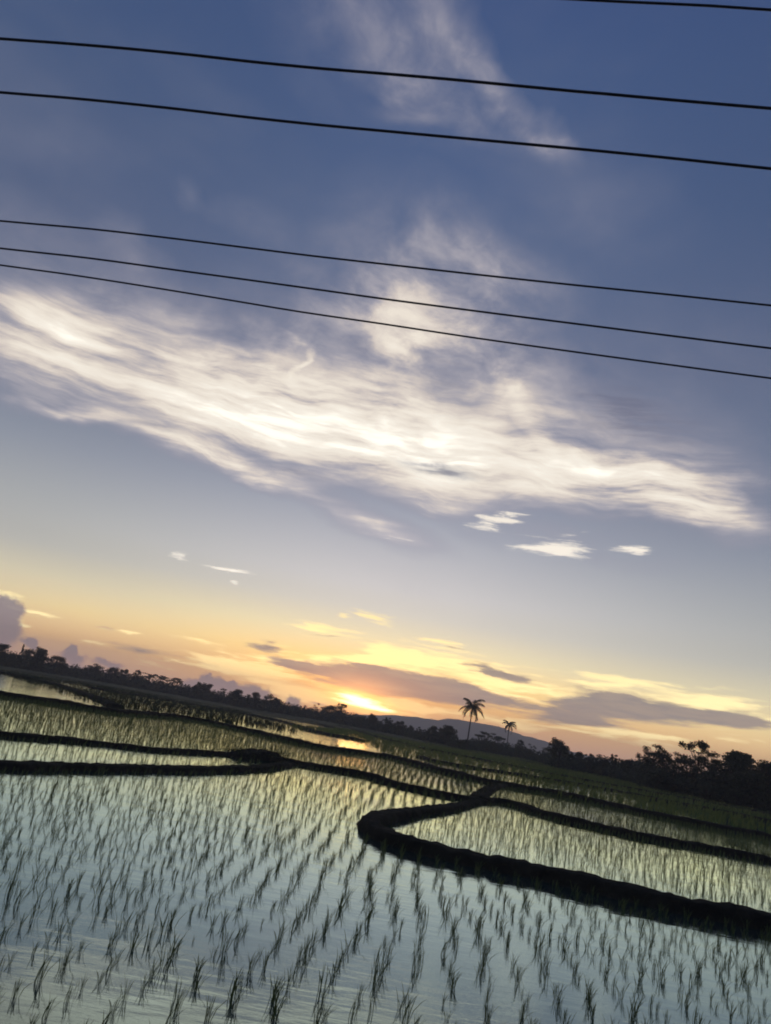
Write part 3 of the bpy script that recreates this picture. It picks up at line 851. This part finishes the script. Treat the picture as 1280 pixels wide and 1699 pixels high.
front_xy = None
rest = []
for name, dx_, dy_, h, poly in PADDIES:
    P = np.array(poly); x0, y0 = P.min(0); x1, y1 = P.max(0)
    y0 = max(y0, 4.5)
    ang = {'front': R(-6), 'inner': R(9), 'right': R(5), 'middle': R(-8), 'left': R(4), 'upper': R(-10)}[name]
    Rr = math.hypot(x1 - x0, y1 - y0)
    gx, gy = np.meshgrid(np.arange(-Rr, Rr, dx_), np.arange(-Rr, Rr, dy_))
    gx = gx + .05 * np.sin(gy * 1.3 + 1) + .06 * np.sin(gy * .47)
    gx = gx.ravel() + rng.normal(0, dx_ * .10, gx.size); gy = gy.ravel() + rng.normal(0, dy_ * .15, gy.size)
    cx, cy = (x0 + x1) / 2, (y0 + y1) / 2
    X = cx + gx * math.cos(ang) - gy * math.sin(ang); Y = cy + gx * math.sin(ang) + gy * math.cos(ang)
    k = in_poly(X, Y, poly) & (rng.random(X.size) > .09)
    k &= visible(X, Y, 1.9)
    X, Y = X[k], Y[k]
    ok = np.ones(len(X), bool)
    for L, hw in bank_lines: ok &= dist_poly(X, Y, L) > hw * 1.25
    ok &= dist_poly(X, Y, mound_line) > .9
    X, Y = X[ok], Y[ok]
    S = np.clip(rng.normal(1., .22, len(X)), .45, 1.5) * h / .24
    A = rng.uniform(-.9, .9, len(X))
    if name == 'front':
        vis = visible(X, Y, .985)
        order = np.argsort(np.where(vis, np.hypot(X, Y), 1e6))
        near = order[:300]
        far = np.setdiff1d(np.arange(len(X)), near)
        front_xy = (X[near], Y[near], S[near], A[near])
        nf = np.hypot(X[far], Y[far]) < 16
        a_, b_ = far[nf], far[~nf]
        rest.append((near_var, X[a_], Y[a_], S[a_], A[a_])); rest.append((mid_var, X[b_], Y[b_], S[b_], A[b_]))
    else:
        rest.append((mid_var, X, Y, S, A))
meshes = [mesh_np('rice_plant', v, q, t, M_rice) for v, q, t in near_var]
for i in range(len(front_xy[0])):
    o = link('rice_plant', meshes[i % len(meshes)])
    o.location = (front_xy[0][i], front_xy[1][i], 0)
    o.rotation_euler.z = front_xy[3][i]; sc = front_xy[2][i]; o.scale = (sc, sc, sc)
    tag(o, 'young rice seedling standing in the nearest water along the bottom of the photo', 'rice plant', 'rice seedlings nearest the camera')
parts = []
for k, (var, X, Y, S, A) in enumerate(rest):
    parts.append(merge('rice_seedlings', var, X, Y, S, A, M_rice))
V = []; Q = []; T = []; base = 0
for me in parts:
    n = len(me.vertices); a = np.empty(n * 3, np.float32); me.vertices.foreach_get('co', a); V.append(a.reshape(-1, 3))
    np_ = len(me.polygons); lt = np.empty(np_, np.int32); me.polygons.foreach_get('loop_total', lt)
    li = np.empty(len(me.loops), np.int32); me.loops.foreach_get('vertex_index', li)
    n4 = int((lt == 4).sum())
    Q.append(li[:n4 * 4].reshape(-1, 4) + base); T.append(li[n4 * 4:].reshape(-1, 3) + base); base += n
    bpy.data.meshes.remove(me)
tag(link('rice_seedlings', mesh_np('rice_seedlings', np.concatenate(V), np.concatenate(Q), np.concatenate(T), M_rice)),
    'rows of young rice seedlings in the paddies farther out', 'rice', kind='stuff')

# taller, closed rice beyond the long far bank
far_var = [tuft(300 + i, .36, 7, .013, (.22, -.10)) for i in range(8)]
xs, ys = [], []
def scatter(poly, dens, keep=None):
    P = np.array(poly); x0, y0 = P.min(0); x1, y1 = P.max(0)
    y1 = min(y1, 190); x0 = max(x0, -110); x1 = min(x1, 110)
    n = int((x1 - x0) * (y1 - y0) * dens)
    X = rng.uniform(x0, x1, n); Y = rng.uniform(y0, y1, n)
    k = in_poly(X, Y, poly) & visible(X, Y, 1.5)
    if keep is not None: k &= keep(X, Y)
    ok = dist_poly(X, Y, bank_lines[4][0]) > .9
    for _h, _w, L in FARBANKS: ok &= dist_poly(X, Y, L) > 1.1 + .5 * np.sin(X * .21)
    k &= ok
    xs.append(X[k]); ys.append(Y[k])
def clump(X, Y, s=.05, th=-.1):
    return np.array([mnoise.noise(Vector((a * s, b * s, 3.3))) > th for a, b in zip(X, Y)])
scatter(FARDENSE, 1.9)
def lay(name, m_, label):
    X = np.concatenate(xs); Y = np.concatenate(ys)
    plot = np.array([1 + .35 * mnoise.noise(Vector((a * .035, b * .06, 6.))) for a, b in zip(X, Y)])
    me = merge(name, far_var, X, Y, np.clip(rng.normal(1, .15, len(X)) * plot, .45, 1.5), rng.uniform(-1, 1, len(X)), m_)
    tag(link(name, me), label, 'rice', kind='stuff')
lay('rice_field', M_far, 'bright green rice beyond the long far bank')
xs, ys = [], []
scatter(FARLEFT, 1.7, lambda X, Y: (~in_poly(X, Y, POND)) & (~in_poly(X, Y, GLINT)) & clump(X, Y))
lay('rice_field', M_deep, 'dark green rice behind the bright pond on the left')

# ------------------------------------------------------------------ trees
def tube(v, f, pts, rad, n=6):
    b0 = len(v); m = len(pts)
    for i, (p, r) in enumerate(zip(pts, rad)):
        t = Vector(pts[min(i + 1, m - 1)]) - Vector(pts[max(i - 1, 0)])
        t.normalize(); a = t.orthogonal().normalized(); c = t.cross(a)
        for k in range(n):
            an = 2 * math.pi * k / n
            q = Vector(p) + (a * math.cos(an) + c * math.sin(an)) * r
            v.append(tuple(q))
    for i in range(m - 1):
        for k in range(n):
            f.append((b0 + i * n + k, b0 + i * n + (k + 1) % n, b0 + (i + 1) * n + (k + 1) % n, b0 + (i + 1) * n + k))

def make_tree(kind, seed):
    """unit-height tree: returns (trunk mesh, crown mesh)"""
    r = random.Random(seed)
    tv, tf = [], []
    clumps = []                      # centre, radius (xy), radius z, leaves, leaf size
    def limb(base, tip, r0, r1):
        b, t = Vector(base), Vector(tip); mid = (b + t) / 2 + Vector((r.gauss(0, .02), r.gauss(0, .02), .03))
        tube(tv, tf, [b, mid, t], [r0, (r0 + r1) / 2, r1], 5)
    bend = (r.gauss(0, .04), r.gauss(0, .04))
    def trunk(top, r0, r1):
        pts = [(bend[0] * s, bend[1] * s, s * top) for s in (-.03, .15, .4, .7, 1)]
        tube(tv, tf, pts, [r0 + (r1 - r0) * s for s in (0, .1, .4, .7, 1)], 7)
        return Vector(pts[-1])
    if kind in ('bushy', 'round'):
        top = trunk(.6, .028, .014)
        n = 20 if kind == 'round' else 20
        for i in range(n):
            a = r.uniform(0, 6.28); zc = r.uniform(.38, .9); wid = (.36 if kind == 'round' else .42) * math.sqrt(max(.05, 1 - ((zc - .6) / .38) ** 2))
            rr = wid * r.uniform(.35, 1.)
            c = (bend[0] + rr * math.cos(a), bend[1] + rr * math.sin(a), zc)
            limb((bend[0] * .7, bend[1] * .7, r.uniform(.3, .5)), c, .010, .004)
            clumps.append((c, r.uniform(.11, .18), r.uniform(.09, .13), 200, .030))
        for i in range(5):
            a = r.uniform(0, 6.28); clumps.append(((.2 * math.cos(a), .2 * math.sin(a), r.uniform(.12, .3)), .16, .12, 110, .032))
    elif kind in ('airy', 'wispy', 'ragged'):
        top = trunk(.7, .020, .008)
        n = {'airy': 34, 'wispy': 24, 'ragged': 26}[kind]
        for i in range(n):
            a = r.uniform(0, 6.28); zc = r.uniform(.28, .96)
            wid = {'airy': .42, 'wispy': .34, 'ragged': .32}[kind] * (1.15 - .6 * abs(zc - .65) / .35)
            rr = wid * r.uniform(.3, 1.)
            c = (bend[0] + rr * math.cos(a), bend[1] + rr * math.sin(a), zc)
            limb((bend[0] * zc * .8, bend[1] * zc * .8, zc * r.uniform(.55, .75)), c, .008, .002)
            clumps.append((c, r.uniform(.07, .13), r.uniform(.045, .085), {'airy': 120, 'wispy': 70, 'ragged': 150}[kind], .024))
        for i in range(4):
            a = r.uniform(0, 6.28); clumps.append(((.16 * math.cos(a), .16 * math.sin(a), r.uniform(.05, .25)), .15, .12, 80, .03))
    elif kind == 'umbrella':
        top = trunk(.75, .020, .010)
        for i in range(13):
            a = r.uniform(0, 6.28); rr = r.uniform(.1, .5)
            c = (rr * math.cos(a), rr * math.sin(a), r.uniform(.72, .95) - .1 * rr)
            limb((0, 0, r.uniform(.4, .65)), c, .008, .003)
            clumps.append((c, r.uniform(.12, .2), .045, 90, .032))
        for i in range(5):
            a = r.uniform(0, 6.28); clumps.append(((.3 * math.cos(a), .3 * math.sin(a), .1), .2, .12, 90, .035))
    elif kind == 'shrub':
        trunk(.5, .03, .015)
        for i in range(20):
            a = r.uniform(0, 6.28); rr = r.uniform(0, .5); zc = r.uniform(.1, .85) * (1 - .5 * rr)
            c = (rr * math.cos(a), rr * math.sin(a), zc)
            limb((0, 0, .08), c, .010, .003)
            clumps.append((c, r.uniform(.14, .22), r.uniform(.1, .16), 120, .036))
    else:                            # spike
        trunk(.95, .016, .004)
        for i in range(14):
            zc = r.uniform(.3, 1.0); a = r.uniform(0, 6.28); rr = .16 * (1.1 - zc)
            c = (rr * math.cos(a), rr * math.sin(a), zc)
            limb((0, 0, zc * .8), c, .006, .002)
            clumps.append((c, .08, .06, 80, .026))
    lv, lf = [], []
    for c, rx, rz, n, s in clumps:
        for _ in range(n):
            d = Vector((r.gauss(0, 1), r.gauss(0, 1), r.gauss(0, 1))); d.normalize()
            q = r.random() ** .45
            p = Vector((c[0] + d.x * rx * q, c[1] + d.y * rx * q, max(.01, c[2] + d.z * rz * q)))
            a = Vector((r.gauss(0, 1), r.gauss(0, 1), r.gauss(0, .7))).normalized()
            b_ = a.orthogonal().normalized(); b_.rotate(Matrix.Rotation(r.uniform(0, 6.28), 3, a))
            ss = s * r.uniform(.55, 1.2)
            i0 = len(lv)
            lv += [tuple(p - a * ss), tuple(p + b_ * ss * .42), tuple(p + a * ss), tuple(p - b_ * ss * .42)]
            lf.append((i0, i0 + 1, i0 + 2, i0 + 3))
    return mesh_np('trunk', tv, tf, None, M_bark, True), mesh_np('crown', lv, lf, None, M_tree)

lib = {}
cnt = {}
for kind, x, y, top, wf2, label in TREES:
    nvar = {'bushy': 6, 'airy': 4, 'ragged': 4, 'shrub': 3, 'umbrella': 3, 'wispy': 3}.get(kind, 2)
    i = cnt.get(kind, 0) % nvar; cnt[kind] = cnt.get(kind, 0) + 1
    if (kind, i) not in lib: lib[(kind, i)] = make_tree(kind, sum(map(ord, kind)) * 10 + i)
    tr, cr = lib[(kind, i)]
    name = 'shrub' if kind == 'shrub' else 'tree'
    z0 = -.1 if math.hypot(x, y) < 158 else .05
    root = empty(name, (x, y, z0))
    root.rotation_euler.z = random.uniform(-.7, .7)
    H = top - z0
    root.scale = (H * wf2, H * wf2, H)
    tag(root, label, name)
    link('trunk', tr, root); link('crown', cr, root)

# continuous scrub under the trees
sv, sf = [], []
th = sorted((math.degrees(math.atan2(x, y)), math.hypot(x, y), top) for k, x, y, top, w_, l in TREES)
ta = [t[0] for t in th]; tr_ = [t[1] for t in th]
tt = [t[2] for t in th]
for _ in range(2300):
    a = random.uniform(-34, 34)
    D = float(np.interp(a, ta, tr_)) * random.uniform(.97, 1.12)
    hh = float(np.interp(a, ta, tt)) * random.uniform(.30, .80 if a < 17 else .98)
    cx, cy = D * math.sin(R(a)), D * math.cos(R(a))
    rx = random.uniform(1.3, 2.8) * (D / 200) ** .5
    for _k in range(58):
        d = Vector((random.gauss(0, 1), random.gauss(0, 1), random.gauss(0, 1))).normalized() * random.random() ** .4
        p = Vector((cx + d.x * rx, cy + d.y * rx, max(0, hh * (.5 + .5 * d.z))))
        u = Vector((random.gauss(0, 1), random.gauss(0, 1), random.gauss(0, 1))).normalized()
        v_ = u.orthogonal().normalized(); ss = .36 * random.uniform(.5, 1.2) * (D / 200) ** .5
        i0 = len(sv)
        sv += [tuple(p - u * ss), tuple(p + v_ * ss * .5), tuple(p + u * ss), tuple(p - v_ * ss * .5)]
        sf.append((i0, i0 + 1, i0 + 2, i0 + 3))
tag(link('undergrowth', mesh_np('undergrowth', sv, sf, None, M_tree)), 'dark scrub closing the fields under the tree line', 'undergrowth', kind='stuff')

# coconut palms
def palm(x, y, ox, top, fr, label, seed, nfr):
    r = random.Random(seed)
    root = empty('palm_tree', (x, y, -.05)); tag(root, label, 'palm tree', 'coconut palms above the tree line')
    tv, tf = [], []
    pts = [(ox * (s ** 1.5), 0, top * s) for s in (0, .08, .25, .45, .65, .85, 1)]
    tube(tv, tf, pts, [.26, .19, .16, .14, .125, .12, .13], 9)
    link('trunk', mesh_np('trunk', tv, tf, None, M_bark, True), root)
    cv, cf = [], []
    head = Vector((ox, 0, top))
    for i in range(nfr):
        a = i * 2.399 + r.uniform(-.2, .2)
        elev = R(78 - 112 * (i / (nfr - 1)) + r.uniform(-14, 14))
        L = fr * r.uniform(.78, 1.12)
        droop = r.uniform(.65, 1.3)
        fv, ff = [], []
        dirh = Vector((math.cos(a), math.sin(a), 0)); p = head.copy(); e = elev
        line = [p.copy()]
        N = 12
        for k in range(N):
            e -= R(5.0 + 5.0 * k / N) * droop
            p = p + (dirh * math.cos(e) + Vector((0, 0, math.sin(e)))) * (L / N)
            line.append(p.copy())
        tube(fv, ff, line, [.045 * (1 - k / (N + 2)) for k in range(N + 1)], 4)
        side = dirh.cross(Vector((0, 0, 1)))
        for k in range(1, N * 4):
            s = k / 4; j = min(int(s), N - 1); q = line[j].lerp(line[j + 1], s - j)
            t = (line[j + 1] - line[j]).normalized()
            u = s / N
            ll = fr * .33 * (math.sin(math.pi * min(1, .12 + u * .85)) ** .6)
            for sg in (-1, 1):
                dd = (side * sg * .75 + t * .55 + Vector((0, 0, -.55 - .3 * r.random()))).normalized()
                ww = t * (.028 + .014 * r.random())
                tip = q + dd * ll * r.uniform(.8, 1.1)
                i0 = len(fv)
                fv += [tuple(q - ww), tuple(q + ww), tuple(q + dd * ll * .6 + ww * .7), tuple(tip)]
                ff.append((i0, i0 + 1, i0 + 2, i0 + 3))
        link('frond', mesh_np('frond', fv, ff, None, M_tree), root)
    for i in range(7):               # coconuts
        a = r.uniform(0, 6.28); c = head + Vector((.28 * math.cos(a), .28 * math.sin(a), -.35 - .15 * r.random()))
        b0 = len(cv)
        for jj in range(5):
            for kk in range(7):
                ph = math.pi * jj / 4; t2 = 2 * math.pi * kk / 7
                cv.append((c.x + .14 * math.sin(ph) * math.cos(t2), c.y + .14 * math.sin(ph) * math.sin(t2), c.z + .17 * math.cos(ph)))
        for jj in range(4):
            for kk in range(7):
                cf.append((b0 + jj * 7 + kk, b0 + jj * 7 + (kk + 1) % 7, b0 + (jj + 1) * 7 + (kk + 1) % 7, b0 + (jj + 1) * 7 + kk))
    link('coconut_bunch', mesh_np('coconut_bunch', cv, cf, None, M_bark, True), root)
palm(*PALMS[0], 'tall coconut palm with full drooping fronds standing right of the sun glow', 5, 19)
palm(*PALMS[1], 'smaller thinner coconut palm to the right of the tall one', 9, 14)

# ------------------------------------------------------------------ power lines
wl = ['black wire crossing only the top right corner of the sky',
      'upper of the two thick black wires running across the deep blue upper sky',
      'lower of the two thick black wires running across the deep blue upper sky',
      'highest of the three thin close-set wires across the middle of the sky',
      'middle one of the three thin close-set wires across the middle of the sky',
      'lowest wire of all, just above the bright white cloud band']
for pts, lab, rad in zip(WIRES, wl, (.0165, .0180, .0170, .0115, .0115, .0105)):
    P = np.array(pts)
    d0 = P[-1] - P[0]; hd = d0 / np.hypot(d0[0], d0[1]); hd[2] = 0
    sl0 = (P[1][2] - P[0][2]) / np.hypot(*(P[1] - P[0])[:2]); sl1 = (P[-1][2] - P[-2][2]) / np.hypot(*(P[-1] - P[-2])[:2])
    sl0 = np.clip(sl0, -.03, .03); sl1 = np.clip(sl1, -.03, .03)
    ext0 = [P[0] - hd * s + np.array([0, 0, -sl0 * s + .0012 * s * s]) for s in (28, 20, 13, 7, 3)]
    ext1 = [P[-1] + hd * s + np.array([0, 0, sl1 * s + .0012 * s * s]) for s in (3, 7, 13, 20, 28)]
    q = catmull([tuple(a) for a in ext0 + list(P) + ext1], .25)
    v, f = [], []
    tube(v, f, [Vector(a) for a in q], [rad] * len(q), 8)
    tag(link('power_line', mesh_np('power_line', v, f, None, M_wire, True)), lab, 'wire', 'overhead wires along the road')

# ------------------------------------------------------------------ evening haze
hm = bpy.data.materials.new('evening_haze'); hm.use_nodes = True
hn = NT(hm.node_tree); hn.n.clear()
pv = hn.n.new('ShaderNodeVolumePrincipled')
pv.inputs['Color'].default_value = (.97, .93, .95, 1); pv.inputs['Density'].default_value = .00058; pv.inputs['Anisotropy'].default_value = .4
ho = hn.n.new('ShaderNodeOutputMaterial'); hn.l.new(pv.outputs[0], ho.inputs['Volume'])
a, z0, z1 = 2600., -3., 85.
hv = [(-a, -a, z0), (a, -a, z0), (a, a, z0), (-a, a, z0), (-a, -a, z1), (a, -a, z1), (a, a, z1), (-a, a, z1)]
hf = [(3, 2, 1, 0), (4, 5, 6, 7), (0, 1, 5, 4), (1, 2, 6, 5), (2, 3, 7, 6), (3, 0, 4, 7)]
tag(link('haze', mesh_np('haze', hv, hf, None, hm)), 'thin evening haze greying the far hills and trees', kind='stuff')

# ------------------------------------------------------------------ camera and view
cam = bpy.data.cameras.new('camera'); cam.sensor_fit = 'HORIZONTAL'; cam.sensor_width = 36.; cam.lens = FOCAL
cam.clip_start = .05; cam.clip_end = 8000
co = bpy.data.objects.new('camera', cam); C.objects.link(co)
co.matrix_world = Matrix.Translation((0, 0, CAM_H)) @ Matrix.Rotation(R(90 + PITCH), 4, 'X') @ Matrix.Rotation(R(ROLL), 4, 'Z')
scene.camera = co
scene.view_settings.view_transform = 'Standard'; scene.view_settings.look = 'None'
scene.view_settings.exposure = 0.; scene.view_settings.gamma = 1.
scene.cycles.filter_width = 1.9
